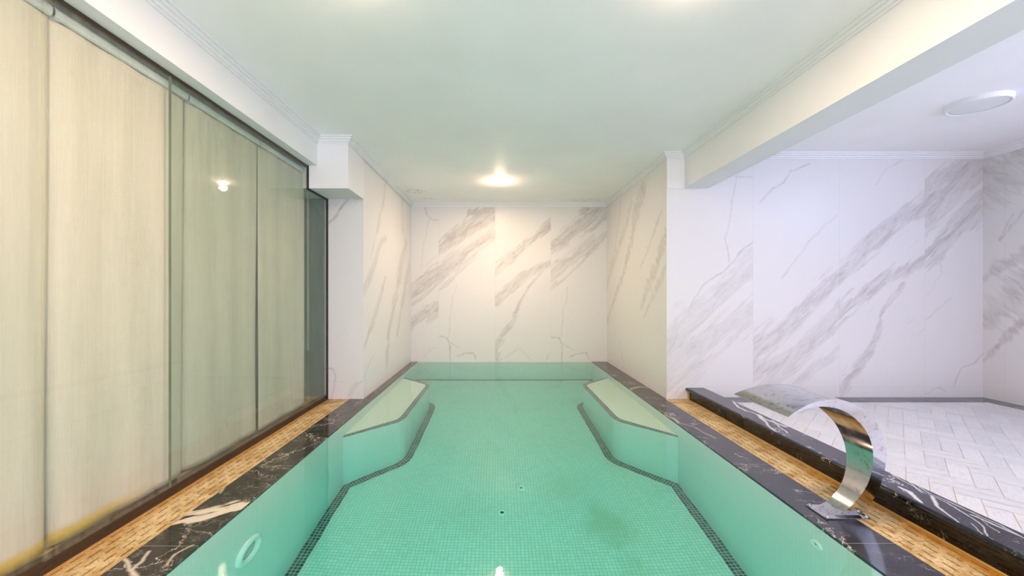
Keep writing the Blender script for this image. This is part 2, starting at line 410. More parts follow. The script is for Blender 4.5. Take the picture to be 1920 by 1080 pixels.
# ------------------------------------------------------------------ noise and vein fields
RT = np.random.RandomState(7).rand(256, 256)
def vnoise(u, v):
    iu, iv = np.floor(u).astype(int), np.floor(v).astype(int); fu, fv = u-iu, v-iv
    fu = fu*fu*(3-2*fu); fv = fv*fv*(3-2*fv)
    g = lambda a, b: RT[a % 256, b % 256]
    return (g(iu, iv)*(1-fu)+g(iu+1, iv)*fu)*(1-fv)+(g(iu, iv+1)*(1-fu)+g(iu+1, iv+1)*fu)*fv
def fbm(u, v, s, o=4):
    t = 0; a = 0.5
    for k in range(o):
        t = t+a*vnoise(u*s+17.3*k, v*s+5.1*k); s *= 2.05; a *= 0.52
    return t
def vein_field(U, V, veins, amp=0.03, freq=5):
    """veins: (points (u,v), width or widths, strength, (umin, umax) or None, kind)"""
    dU = U+amp*(fbm(U, V, freq)-0.47)*2; dV = V+amp*(fbm(U+31, V+11, freq)-0.47)*2
    ca, sa = math.cos(math.radians(42)), math.sin(math.radians(42))
    A = U*ca+V*sa; B = -U*sa+V*ca
    streak = fbm(A*0.25, B*2.2, 14, 4)*2
    fine = fbm(A*1.2+9, B*3.5, 9, 4)
    out = np.zeros_like(U)
    for pts, ws, s, rng in veins:
        if not isinstance(ws, (list, tuple)): ws = [ws]*len(pts)
        best = np.full(U.shape, 1e9)
        for i in range(len(pts)-1):
            (x0, y0), (x1, y1) = pts[i], pts[i+1]; dx, dy = x1-x0, y1-y0; L = dx*dx+dy*dy+1e-12
            tt = np.clip(((dU-x0)*dx+(dV-y0)*dy)/L, 0, 1)
            d = np.hypot(dU-x0-tt*dx, dV-y0-tt*dy); wd = ws[i]+(ws[i+1]-ws[i])*tt
            best = np.minimum(best, d/wd)
        if max(ws) > 0.018:
            bb = best+(streak-0.95)*1.1                    # feathered along the grain
            body = np.clip((1.05-bb)/0.5, 0, 1)
            rim = np.exp(-((bb-0.80)/0.10)**2)*0.45+np.exp(-((bb-0.30)/0.05)**2)*0.25
            m = s*np.clip(body*(0.25+0.55*streak)+rim*np.clip(fine*1.6-0.5, 0, 1), 0, 1.1)
        else: m = s*np.clip((1.2-best)/0.8, 0, 1)
        if rng is not None: m = np.where((U >= rng[0]) & (U < rng[1]), m, 0)
        out = np.maximum(out, m)
    return np.clip(out, 0, 1)
def vein_wall(name, P, u0, u1, v0, v1, veins, seams, m, res=0.008, parent=None, hseams=(), thick=None, **kw):
    """slab face as a fine grid carrying the 'vein' and 'seam' attributes; P(u, v) -> xyz; thick = vector to the slab's back"""
    us = list(np.linspace(u0, u1, max(2, int((u1-u0)/res)))); vs = list(np.linspace(v0, v1, max(2, int((v1-v0)/res))))
    for s in seams: us += [s-0.0022, s-0.0012, s+0.0012, s+0.0022]
    for s in hseams: vs += [s-0.0022, s-0.0012, s+0.0012, s+0.0022]
    us = np.array(sorted(x for x in us if u0 <= x <= u1)); vs = np.array(sorted(x for x in vs if v0 <= x <= v1))
    U, V = np.meshgrid(us, vs); nu, nv = len(us), len(vs)
    vf = vein_field(U, V, veins, **kw).ravel()
    sm = np.zeros_like(U)
    for s in seams: sm[np.abs(U-s) < 0.0016] = 1
    for s in hseams: sm[np.abs(V-s) < 0.0016] = 1
    co = P(U.ravel(), V.ravel())
    idx = np.arange(nu*nv).reshape(nv, nu)
    q = np.stack([idx[:-1, :-1], idx[:-1, 1:], idx[1:, 1:], idx[1:, :-1]], -1).reshape(-1, 4)
    if thick is not None:
        n0 = len(co); corner = [idx[0, 0], idx[0, -1], idx[-1, -1], idx[-1, 0]]
        back = co[corner]+np.array(thick)
        co = np.vstack([co, back]); b = [n0, n0+1, n0+2, n0+3]
        vf = np.append(vf, [0]*4); smr = np.append(sm.ravel(), [0]*4)
        faces = q.tolist()+[b[::-1]]
        edges = [list(idx[0, :]), list(idx[:, -1]), list(idx[-1, ::-1]), list(idx[::-1, 0])]
        for k, e in enumerate(edges): faces.append([int(x) for x in e][::-1]+[b[k], b[(k+1) % 4]])
    else: smr = sm.ravel(); faces = q.tolist()
    me = bpy.data.meshes.new(name); me.from_pydata(co.tolist(), [], faces)
    a = me.attributes.new('vein', 'FLOAT', 'POINT'); a.data.foreach_set('value', vf.astype(np.float32))
    a = me.attributes.new('seam', 'FLOAT', 'POINT'); a.data.foreach_set('value', smr.astype(np.float32))
    me.update()
    return link(name, me, m, parent)

# ------------------------------------------------------------------ main dimensions
YN, YF = 4.095, 6.345          # pilaster / right-room wall, far wall of the alcove
XL, XR = -1.385, 1.732         # alcove side walls
PL, PR = -1.290, 1.495         # pool edges
XE = 4.983                     # far right wall
YB = -2.5                      # wall behind the camera
DEPTH = 1.20
sN, sF = YN/F, YF/F
def onN(px, py): return ((px-CX)*sN, H+(CY-py)*sN)
def onF(px, py): return ((px-CX)*sF, H+(CY-py)*sF)
def onX(X):
    def f(px, py):
        y = X*F/(px-CX); return (y, H+(CY-py)*y/F)
    return f
onL, onR, onE = onX(XL), onX(XR), onX(XE)

# far wall -----------------------------------------------------
zf = lambda pts: [onF(740+x/3, 340+y/3) for x, y in pts]
sx = [onF(p, 0)[0] for p in (822.5, 928.3, 1032.8)]
r1, r2, r3, r4 = (-2, sx[0]), (sx[0], sx[1]), (sx[1], sx[2]), (sx[2], 2)
def slabA(dx, rg):
    return [
     (zf([(247+dx, 375), (340+dx, 310), (420+dx, 250), (500+dx, 195), (580+dx, 165)]), [0.10, 0.12, 0.14, 0.17, 0.22], 0.75, rg),
     (zf([(430+dx, 170), (500+dx, 175), (580+dx, 180)]), [0.08, 0.12, 0.16], 0.95, rg),
     (zf([(247+dx, 530), (330+dx, 455), (420+dx, 390), (500+dx, 335), (580+dx, 285)]), [0.16, 0.13, 0.11, 0.10, 0.09], 0.62, rg),
     (zf([(240+dx, 615), (350+dx, 530), (440+dx, 440), (490+dx, 370)]), 0.018, 0.45, rg),
     (zf([(345+dx, 590), (320+dx, 720), (303+dx, 870)]), 0.010, 0.35, rg),
     (zf([(250+dx, 872), (292+dx, 878), (315+dx, 930), (312+dx, 1010)]), 0.014, 0.6, rg),
     (zf([(315+dx, 905), (345+dx, 925), (375+dx, 940)]), 0.010, 0.45, rg),
     (zf([(355+dx, 985), (395+dx, 966), (450+dx, 968), (462+dx, 1000)]), 0.014, 0.6, rg)]
FV = slabA(0, r2)+slabA(631, r4)+[
 (zf([(90, 655), (160, 590), (250, 500)]), [0.12, 0.15, 0.16], 0.65, r1),
 (zf([(90, 805), (170, 755), (250, 705)]), [0.11, 0.13, 0.14], 0.7, r1),
 (zf([(98, 575), (160, 530), (200, 480), (245, 455)]), 0.014, 0.5, r1),
 (zf([(175, 150), (188, 195), (215, 212), (245, 208)]), 0.013, 0.5, r1),
 (zf([(190, 215), (170, 330), (147, 490)]), 0.009, 0.3, r1),
 (zf([(170, 990), (210, 945), (245, 930)]), 0.010, 0.3, r1),
 (zf([(560, 505), (650, 430), (740, 355), (810, 300), (885, 235)]), [0.07, 0.09, 0.08, 0.08, 0.10], 0.8, r3),
 (zf([(560, 680), (640, 610), (720, 535), (800, 490), (885, 450)]), [0.09, 0.09, 0.08, 0.07, 0.05], 0.75, r3),
 (zf([(570, 1010), (575, 930), (610, 850), (670, 780), (705, 690), (750, 600), (830, 500)]), [0.06, 0.07, 0.06, 0.05, 0.04, 0.025, 0.02], 0.7, r3),
 (zf([(620, 990), (700, 940), (730, 965), (765, 1010)]), 0.012, 0.4, r3),
 (zf([(850, 1010), (865, 960)]), 0.012, 0.4, r3)]
struct(vein_wall('wall_back', lambda u, v: np.stack([u, np.full_like(u, YF), v], -1), XL-0.01, XR+0.01, -0.02, ZC, FV, sx, MARBLE_X,
                 hseams=(), thick=(0, 0.1, 0), amp=0.035))

# right room back wall ------------------------------------------
zr = lambda pts: [onN(1240+x/2.0765, 240+y/2.0765) for x, y in pts]
sr = [onN(p, 0)[0] for p in (1412, 1574, 1734)]
q1, q2, q3, q4 = (0, sr[0]), (sr[0], sr[1]), (sr[1], sr[2]), (sr[2], 9)
RV = [
 (zr([(350, 870), (400, 835), (470, 780), (560, 700), (640, 610), (700, 570)]), [0.16, 0.15, 0.13, 0.10, 0.09, 0.08], 0.6, q2),
 (zr([(680, 580), (760, 510), (820, 455), (900, 380), (970, 330), (1035, 285)]), [0.09, 0.09, 0.10, 0.09, 0.10, 0.11], 0.7, q3),
 (zr([(1015, 330), (1080, 250), (1150, 190), (1250, 150)]), [0.20, 0.20, 0.17, 0.15], 0.7, q4),
 (zr([(1020, 235), (1060, 215), (1110, 180)]), [0.05, 0.05, 0.02], 0.6, q4),
 (zr([(350, 930), (480, 930), (560, 860), (640, 780), (700, 690)]), [0.18, 0.16, 0.13, 0.12, 0.10], 0.55, q2),
 (zr([(680, 735), (790, 650), (860, 595), (940, 555), (1030, 515)]), [0.10, 0.11, 0.09, 0.08, 0.07], 0.7, q3),
 (zr([(1015, 515), (1080, 470), (1150, 390), (1250, 290)]), [0.09, 0.11, 0.12, 0.14], 0.7, q4),
 (zr([(700, 1045), (735, 965), (800, 890), (845, 800), (870, 700), (945, 600)]), [0.06, 0.07, 0.055, 0.04, 0.03, 0.03], 0.65, q3),
 (zr([(520, 1000), (600, 930), (690, 850)]), [0.05, 0.06, 0.05], 0.35, q2),
 (zr([(25, 860), (110, 740), (200, 680), (270, 610), (365, 500)]), [0.20, 0.16, 0.10, 0.10, 0.14], 0.42, q1),
 (zr([(20, 960), (140, 850), (250, 780), (365, 690)]), [0.22, 0.20, 0.16, 0.14], 0.40, q1),
 (zr([(105, 715), (160, 620), (240, 560), (300, 490), (357, 440)]), 0.012, 0.5, q1),
 (zr([(295, 190), (275, 330), (252, 430), (262, 520)]), 0.008, 0.4, q1),
 (zr([(290, 190), (357, 192)]), 0.009, 0.35, q1),
 (zr([(380, 290), (430, 235), (480, 215), (515, 165), (570, 145)]), 0.012, 0.45, q2),
 (zr([(470, 580), (520, 520), (600, 420), (680, 340)]), 0.012, 0.25, q2),
 (zr([(835, 220), (880, 160), (940, 120)]), 0.012, 0.25, q3),
 (zr([(1030, 745), (1080, 700), (1130, 660)]), 0.010, 0.45, q4),
 (zr([(1140, 1010), (1170, 930), (1220, 915), (1250, 880)]), 0.012, 0.45, q4),
 (zr([(1030, 1030), (1080, 1010), (1110, 1030)]), 0.010, 0.4, q4),
 (zr([(1030, 650), (1090, 570), (1080, 520)]), 0.009, 0.3, q4)]
struct(vein_wall('wall_right_back', lambda u, v: np.stack([u, np.full_like(u, YN), v], -1), XR, XE+0.01, -0.02, ZC, RV, sr, MARBLE_X,
                 hseams=(0.120,), thick=None, amp=0.035))
# right end wall
ev = lambda pts: [onE(x, y) for x, y in pts]
EV = [
 (ev([(1843, 330), (1870, 345), (1905, 300), (1930, 240)]), [0.22, 0.25, 0.2, 0.2], 0.55, None),
 (ev([(1843, 525), (1880, 500), (1930, 470)]), [0.05, 0.07, 0.07], 0.7, None),
 (ev([(1843, 600), (1890, 565), (1930, 520)]), [0.10, 0.16, 0.18], 0.55, None),
 (ev([(1843, 680), (1880, 640), (1905, 610), (1940, 590)]), [0.02, 0.04, 0.06, 0.07], 0.75, None),
 (ev([(1895, 400), (1870, 450), (1930, 380)]), 0.012, 0.5, None),
 ([(0.5, 2.4), (1.5, 1.6), (2.6, 0.9), (3.4, 0.2)], [0.1, 0.14, 0.1, 0.1], 0.5, None)]
struct(vein_wall('wall_right', lambda u, v: np.stack([np.full_like(u, XE), u, v], -1), YB, YN+0.01, -0.02, ZC, EV, [0.4, 1.28, 2.16, 3.04, 3.92], MARBLE_Y,
                 res=0.012, amp=0.04))
# alcove side walls
z6 = lambda pts: [onL(560+x/2.25, 280+y/2.25) for x, y in pts]
LV = [
 (z6([(372, 120), (355, 230), (332, 340)]), 0.045, 0.55, None),
 (z6([(330, 340), (300, 470)]), 0.012, 0.4, None),
 (z6([(273, 600), (310, 500), (345, 400), (366, 370)]), [0.06, 0.07, 0.06, 0.05], 0.65, None),
 (z6([(273, 850), (310, 730), (345, 620), (366, 545)]), [0.03, 0.06, 0.06, 0.05], 0.6, None),
 (z6([(370, 900), (385, 740), (412, 620), (432, 480), (452, 400)]), [0.07, 0.10, 0.12, 0.12, 0.10], 0.6, None),
 (z6([(415, 780), (440, 640), (465, 500)]), [0.05, 0.09, 0.10], 0.6, None),
 (z6([(436, 220), (440, 340)]), [0.09, 0.07], 0.4, None),
 (z6([(275, 960), (300, 900), (320, 860)]), 0.012, 0.4, None)]
struct(vein_wall('wall_left', lambda u, v: np.stack([np.full_like(u, XL), u, v], -1), YN, YF, -0.02, ZC, LV, [4.98, 5.86], MARBLE_Y, amp=0.03))
zq = lambda pts: [onR(740+x/3, 340+y/3) for x, y in pts]
RVs = [
 (zq([(1195, 610), (1212, 480), (1240, 380), (1262, 200), (1272, 90)]), 0.020, 0.7, None),
 (zq([(1193, 800), (1240, 650), (1285, 520), (1325, 370), (1350, 200), (1395, 60)]), [0.04, 0.05, 0.06, 0.09, 0.10, 0.12], 0.65, None),
 (zq([(1200, 560), (1250, 400), (1300, 250), (1330, 130)]), [0.05, 0.07, 0.07, 0.05], 0.45, None),
 (zq([(1385, 480), (1425, 380), (1500, 170)]), 0.030, 0.5, None),
 (zq([(1385, 700), (1440, 560), (1490, 430), (1540, 260)]), [0.06, 0.08, 0.08, 0.06], 0.6, None),
 (zq([(1400, 760), (1450, 660), (1500, 540), (1540, 450)]), [0.02, 0.05, 0.06, 0.06], 0.5, None),
 (zq([(1262, 900), (1275, 970), (1290, 1040)]), 0.014, 0.5, None)]
struct(vein_wall('wall_right_alcove', lambda u, v: np.stack([np.full_like(u, XR), u, v], -1), YN, YF, -0.02, ZC, RVs, [4.98, 5.86], MARBLE_Y, amp=0.03))
# left pilaster
XGLASS = -1.755
PV = [
 ([onN(x, y) for x, y in ((610, 425), (632, 402), (655, 372))], 0.016, 0.75, None),
 ([onN(x, y) for x, y in ((612, 385), (628, 378), (672, 372))], 0.05, 0.35, None),
 ([onN(x, y) for x, y in ((610, 692), (624, 691), (630, 706), (626, 730), (620, 748))], 0.011, 0.55, None),
 ([onN(x, y) for x, y in ((655, 740), (668, 722), (679, 716))], [0.04, 0.03, 0.02], 0.35, None)]
struct(vein_wall('wall_left_pilaster', lambda u, v: np.stack([u, np.full_like(u, YN), v], -1), -2.2, XL, -0.02, 2.06, PV, [], MARBLE_X,
                 hseams=(0.176,), amp=0.012))

# ceiling, bulkheads and beam -------------------------------------
struct(box('ceiling', -2.3, XE+0.2, YB-0.1, YF+0.2, ZC, ZC+0.1, CEIL))
ZG = 2.242                     # top of the glass
ZBX = 2.053                    # underside of the corner box
ZB = 2.165                     # underside of the beam
struct(box('wall_left_bulkhead', -2.2, -1.665, YB, 3.67, ZG+0.018, ZC, PAINT))
struct(box('wall_left_corner_box', -2.2, XL+0.004, 3.67, YN+0.003, ZBX, ZC, PAINT))
bm = bmesh.new(); bx(bm, 1.91, 2.16, YB, YN, ZB, ZC); bx(bm, XR, 1.915, YN-0.012, YN, ZB, ZC)
struct(from_bm('wall_right_beam', bm, PAINT))

# crown mouldings -------------------------------------------------
CP = [(0, 0), (0, -0.062), (0.008, -0.062), (0.010, -0.050), (0.020, -0.047), (0.024, -0.032), (0.036, -0.028), (0.040, -0.014), (0.052, -0.012), (0.055, 0)]
bm = bmesh.new()
# travel so that 'out' (right-hand side) points into the room: down the left side going away is +x => right of +Y travel
sweep(bm, [(-1.665, YB, ZC), (-1.665, 3.67, ZC), (XL+0.004, 3.67, ZC), (XL+0.004, YF, ZC), (XR, YF, ZC), (XR, YN-0.012, ZC), (1.91, YN-0.012, ZC), (1.91, YB, ZC)], CP)
struct(from_bm('trim_1', bm, PAINT))
bm = bmesh.new(); sweep(bm, [(2.16, YB, ZC), (2.16, YN, ZC), (XE, YN, ZC), (XE, YB, ZC)], CP)
struct(from_bm('trim_2', bm, PAINT))

# wall behind the camera and glowing windows added for fill light ----------------------
bm = bmesh.new()
bx(bm, -2.2, XE+0.1, YB-0.12, YB, -0.1, 0.40); bx(bm, -2.2, XE+0.1, YB-0.12, YB, 2.30, ZC)
for a, b in ((-2.2, -1.6), (1.8, XE+0.1)): bx(bm, a, b, YB-0.12, YB, 0.40, 2.30)
struct(from_bm('wall_front', bm, PAINT))
for k, (a, b) in enumerate(((-1.6, 1.8),)):
    wf = bmesh.new()
    for (c0, c1, d0, d1) in ((a, b, 0.40, 0.46), (a, b, 2.24, 2.30), (a, a+0.06, 0.46, 2.24), (b-0.06, b, 0.46, 2.24), ((a+b)/2-0.03, (a+b)/2+0.03, 0.46, 2.24)):
        bx(wf, c0, c1, YB-0.09, YB-0.03, d0, d1)
    wo = struct(from_bm('window_%d' % (k+1), wf, WHITEPL))
    box('window_pane', a+0.05, b-0.05, YB-0.075, YB-0.065, 0.45, 2.25, FILLG, wo)
wf = bmesh.new()  # unseen window added in the right wall for cool fill
for (c0, c1, d0, d1) in ((-1.5, 1.5, 0.5, 0.56), (-1.5, 1.5, 1.92, 1.98), (-1.5, -1.44, 0.56, 1.92), (1.44, 1.5, 0.56, 1.92), (-0.03, 0.03, 0.56, 1.92)):
    bx(wf, XE-0.06, XE-0.002, c0, c1, d0, d1)
wo = struct(from_bm('window_2', wf, WHITEPL))
box('window_pane', XE-0.03, XE-0.012, -1.46, 1.46, 0.53, 1.95, FILLG, wo)
struct(box('wall_left_outer', -2.3, -2.2, YB, YN+0.3, -0.1, ZC, BACKW))
struct(box('wall_left_reveal', -2.2, -1.785, YN-0.012, YN-0.004, -0.05, 2.3, VOID))

# ------------------------------------------------------------------ pool basin
YP = -0.9
struct(box('floor_pool', PL-0.1, PR+0.1, YP, YF+0.05, -DEPTH-0.12, -DEPTH, M_FLOOR))
struct(box('wall_pool_left', -1.525, PL, YP-0.1, YF+0.06, -DEPTH-0.1, -0.024, M_WALLX))
struct(box('wall_pool_right', PR, 1.715, YP-0.1, YF+0.06, -DEPTH-0.1, -0.024, M_WALLX))
struct(box('wall_pool_end', PL-0.02, PR+0.02, YF-0.002, YF+0.09, -DEPTH-0.1, -0.012, M_WALLY))
struct(box('wall_pool_near', PL-0.02, PR+0.02, YP-0.2, YP, -DEPTH-0.1, -0.024, M_WALLY))
# deck behind the camera
struct(box('floor_deck', -1.80, 2.11, YB, YP, -0.10, 0.0, FTILE))
# channels below the grates
for nm, a, b in (('floor_channel_left', -2.2, -1.525), ('floor_channel_right', 1.715, 1.96)):
    struct(box(nm, a, b, YP, YN, -0.12, -0.060, CHAN))

def band_mesh(bm, uvl, pts3, width_dirs, wd):
    """ribbon along pts3, second edge offset by width_dirs; UV in metres"""
    s = 0
    for i in range(len(pts3)-1):
        a, b = Vector(pts3[i]), Vector(pts3[i+1]); L = (b-a).length
        va, vb = a+Vector(width_dirs[i])*wd, b+Vector(width_dirs[i+1])*wd
        f = bm.faces.new([bm.verts.new(x) for x in (a, b, vb, va)])
        for lp, uv in zip(f.loops, ((s, 0), (s+L, 0), (s+L, wd), (s, wd))): lp[uvl].uv = uv
        s += L
def inward(pts, side):
    """mitred unit offsets (scaled) pointing to one side of a 2D polyline"""
    out = []
    P = [Vector(p) for p in pts]
    for i in range(len(P)):
        d0 = (P[i]-P[i-1]).normalized() if i else (P[1]-P[0]).normalized()
        d1 = (P[i+1]-P[i]).normalized() if i < len(P)-1 else d0
        n0 = Vector((d0.y, -d0.x)); n1 = Vector((d1.y, -d1.x)); nn = (n0+n1).normalized()
        out.append(nn/max(0.3, nn.dot(n0))*side)
    return out
def rounded(pts, r, n=5):
    """polyline with its inner corners rounded"""
    P = [Vector(p) for p in pts]; out = [P[0]]
    for i in range(1, len(P)-1):
        a = (P[i-1]-P[i]).normalized(); b = (P[i+1]-P[i]).normalized()
        p0, p2 = P[i]+a*r, P[i]+b*r
        for k in range(n+1):
            t = k/n; out.append(p0*(1-t)**2+P[i]*2*t*(1-t)+p2*t*t)
    out.append(P[-1]); return out
def bench(xw, s, name, label):
    """seat platform against the pool wall at xw; s = +1 projects to +x"""
    zt = -0.30
    raw = [(xw, 3.31), (xw+s*0.405, 3.725), (xw+s*0.43, 5.08), (xw+s*0.03, 5.47), (xw, 5.48)]
    o = rounded(raw, 0.10)
    root = empty(name, (xw, 4.4, -DEPTH), label, 'pool bench')
    inv = Matrix.Translation((-xw, -4.4, DEPTH))
    def fin(nm, bm, m):
        for v in bm.verts: v.co.x = max(v.co.x, xw+0.0005) if s > 0 else min(v.co.x, xw-0.0005)
        bmesh.ops.transform(bm, matrix=inv, verts=bm.verts); me = bpy.data.meshes.new(nm)
        bm.to_mesh(me); bm.free(); return link(nm, me, m, root)
    # side faces with UV
    bm = bmesh.new(); uvl = bm.loops.layers.uv.new('UVMap')
    band_mesh(bm, uvl, [(p.x, p.y, zt) for p in o], [(0, 0, -1)]*len(o), DEPTH+zt)
    bmesh.ops.recalc_face_normals(bm, faces=bm.faces)
    fin('side', bm, M_SIDE)
    bm = bmesh.new(); vs = [bm.verts.new((p.x, p.y, zt)) for p in o]; f = bm.faces.new(vs)
    if f.normal.z < 0 or True:
        bm.normal_update()
        if f.normal.z < 0: f.normal_flip()
    vb = [bm.verts.new((p.x, p.y, zt-0.012)) for p in o]
    bm.faces.new(vb)
    for i in range(len(o)): bm.faces.new((vs[i], vs[(i+1) % len(o)], vb[(i+1) % len(o)], vb[i]))
    fin('seat', bm, M_SEAT)
    # dark mosaic nosing: top band and a row on the edge
    nose = o[:-1]; ins = inward([tuple(p) for p in nose], 1 if s < 0 else 1)
    c = Vector((xw, 4.4))
    if (nose[len(nose)//2]+ins[len(nose)//2]*0.1-c).length > (nose[len(nose)//2]-c).length: ins = [-v for v in ins]
    bm = bmesh.new(); uvl = bm.loops.layers.uv.new('UVMap')
    band_mesh(bm, uvl, [(p.x, p.y, zt+0.0012) for p in nose], [(v.x, v.y, 0) for v in ins], 0.05)
    outp = [p-v*0.0012 for p, v in zip(nose, ins)]
    band_mesh(bm, uvl, [(p.x, p.y, zt+0.0012) for p in outp], [(0, 0, -1)]*len(outp), 0.025)
    k = fin('edge_band', bm, M_DARK); k['label'] = 'dark grey mosaic edge band'
    # dark band round its foot on the pool floor
    bm = bmesh.new(); uvl = bm.loops.layers.uv.new('UVMap')
    band_mesh(bm, uvl, [(p.x, p.y, -DEPTH+0.003) for p in nose], [(-v.x, -v.y, 0) for v in ins], 0.075)
    k = fin('foot_band', bm, M_DARK); k['label'] = 'dark mosaic band round the foot'
    return root
bench(PL, 1, 'pool_bench', 'submerged cream mosaic bench with dark edging on the left side of the pool')
bench(PR, -1, 'pool_bench', 'submerged cream mosaic bench with dark edging on the right side of the pool')
# dark mosaic band round the pool floor
for k, (x0, sgn) in enumerate(((PL, 1), (PR, -1))):
    bm = bmesh.new(); uvl = bm.loops.layers.uv.new('UVMap')
    for a, b in ((YP, 3.33), (5.46, YF-0.075)):
        band_mesh(bm, uvl, [(x0, a, -DEPTH+0.0022), (x0, b, -DEPTH+0.0022)], [(sgn, 0, 0)]*2, 0.075)
    struct(from_bm('trim_%d' % (k+3), bm, M_DARK))
bm = bmesh.new(); uvl = bm.loops.layers.uv.new('UVMap')
band_mesh(bm, uvl, [(PL, YF-0.002, -DEPTH+0.0022), (PR, YF-0.002, -DEPTH+0.0022)], [(0, -1, 0)]*2, 0.075)
struct(from_bm('trim_5', bm, M_DARK))

# water -----------------------------------------------------------
wt = box('pool_water', PL-0.004, PR+0.004, YP-0.004, YF+0.004, -DEPTH-0.02, -0.005, WATER)
tag(wt, 'still turquoise-green water filling the tiled pool', 'water')

# pool fittings -------------------------------------------------------
r = empty('pool_lamp', (PL, 2.055, -0.50), 'round pale underwater lamp set in the left pool wall', 'pool lamp')
bm = bmesh.new(); lathe(bm, [(0.060, -0.01), (0.062, 0.012), (0.075, 0.022), (0.092, 0.020), (0.102, 0.008), (0.104, 0.0), (0.104, -0.01)], 40, 'X'); from_bm('ring', bm, PLASTIC, r, True)
bm = bmesh.new(); lathe(bm, [(0.0, 0.004), (0.04, 0.003), (0.061, 0.0), (0.061, -0.01)], 40, 'X'); from_bm('lens', bm, LENS, r, True)
for x, lb in ((-0.6, 'lit underwater lamp in the near pool wall, left one, out of frame'), (0.8, 'lit underwater lamp in the near pool wall, right one, out of frame')):
    r = empty('pool_lamp', (x, YP, -0.45), lb, 'pool lamp'); r.rotation_euler = (0, 0, math.pi/2)
    bm = bmesh.new(); lathe(bm, [(0.075, 0.0), (0.078, 0.020), (0.092, 0.020), (0.102, 0.008), (0.104, 0.0)], 32, 'X'); from_bm('ring', bm, PLASTIC, r, True)
    bm = bmesh.new(); lathe(bm, [(0.0, 0.012), (0.05, 0.011), (0.077, 0.004), (0.077, 0.0)], 32, 'X'); from_bm('lens', bm, LED, r, True)
r = empty('pool_jet', (PR, 1.87, -0.205), 'small round pale jet nozzle in the right pool wall below the steel spout', 'pool jet')
bm = bmesh.new(); lathe(bm, [(0.010, 0.0), (0.010, -0.008), (0.024, -0.010), (0.034, -0.005), (0.036, 0.0)], 28, 'X'); from_bm('flange', bm, PLASTIC, r, True)
bm = bmesh.new(); lathe(bm, [(0.0, -0.003), (0.0105, -0.003), (0.0105, 0.0)], 20, 'X'); from_bm('nozzle', bm, HOLE, r, True)
for (x, y, ro, ri, lb) in ((0.19, 3.316, 0.042, 0.011, 'round white floor inlet with tiny centre hole, farther of two on the pool floor'),
                           (0.03, 3.02, 0.030, 0.0155, 'small floor inlet with a dark open hole, the nearer of two on the pool floor')):
    r = empty('floor_inlet', (x, y, -DEPTH), lb, 'floor inlet', 'pool floor inlets')
    bm = bmesh.new(); lathe(bm, [(ri, 0.0), (ri, 0.012), (ro*0.8, 0.016), (ro, 0.010), (ro, 0.0)], 32); from_bm('flange', bm, PLASTIC if ri < 0.01 else M_SEAT, r, True)
    bm = bmesh.new(); lathe(bm, [(0.0, 0.003), (ri*1.02, 0.003), (ri*1.02, 0.0)], 20); from_bm('nozzle', bm, HOLE, r, True)

# ------------------------------------------------------------------ black marble coping
def coping(name, x0, x1, xa, xb, m, veins, label):
    """deck strip x0..x1 up to the alcove, xa..xb inside it"""
    root = empty(name, ((x0+x1)/2, 2.0, 0), label, 'coping')
    inv = np.array([-(x0+x1)/2, -2.0, 0])
    for nm, a, b, ya, yb in (('deck_slab', x0, x1, YP, YN), ('alcove_slab', xa, xb, YN, YF)):
        vein_wall(nm, lambda u, v: np.stack([u, v, np.zeros_like(u)], -1)+inv, a, b, ya, yb, veins, [], m, res=0.006, parent=root, thick=(0, 0, -0.022), amp=0.02, freq=9)
def onG(px, py):
    y = H*F/(py-CY); return ((px-CX)*y/F, y)
LC = [([onG(x, y) for x, y in ((315, 985), (352, 974), (395, 965), (440, 950), (470, 944))], [0.006, 0.030, 0.050, 0.050, 0.02], 1.6, None),
      ([onG(x, y) for x, y in ((340, 965), (400, 957), (450, 950))], [0.012, 0.035, 0.045], 1.6, None),
      ([onG(x, y) for x, y in ((232, 1045), (250, 1072), (262, 1100))], 0.006, 0.9, None),
      ([onG(x, y) for x, y in ((250, 1070), (268, 1045), (280, 1032))], 0.006, 0.9, None),
      ([onG(x, y) for x, y in ((310, 1062), (330, 1040), (365, 1022))], 0.005, 0.9, None),
      ([onG(x, y) for x, y in ((390, 935), (420, 914), (425, 908), (412, 925))], 0.006, 0.8, None)]
coping('pool_coping', -1.525, PL+0.004, XL, PL+0.004, BLACK_L, LC, 'glossy brown-black marble coping with white veins between the left grates and the pool')
RC = [([onG(x, y) for x, y in ((1180, 730), (1200, 725), (1215, 726))], 0.03, 0.6, None),
      ([onG(x, y) for x, y in ((1248, 778), (1262, 785), (1275, 792))], 0.012, 0.6, None),
      ([onG(x, y) for x, y in ((1262, 790), (1300, 800), (1340, 822))], 0.006, 0.6, None)]
coping('pool_coping', PR-0.004, 1.715, PR-0.004, XR, BLACK_R, RC, 'glossy blue-black marble coping along the right edge of the pool')

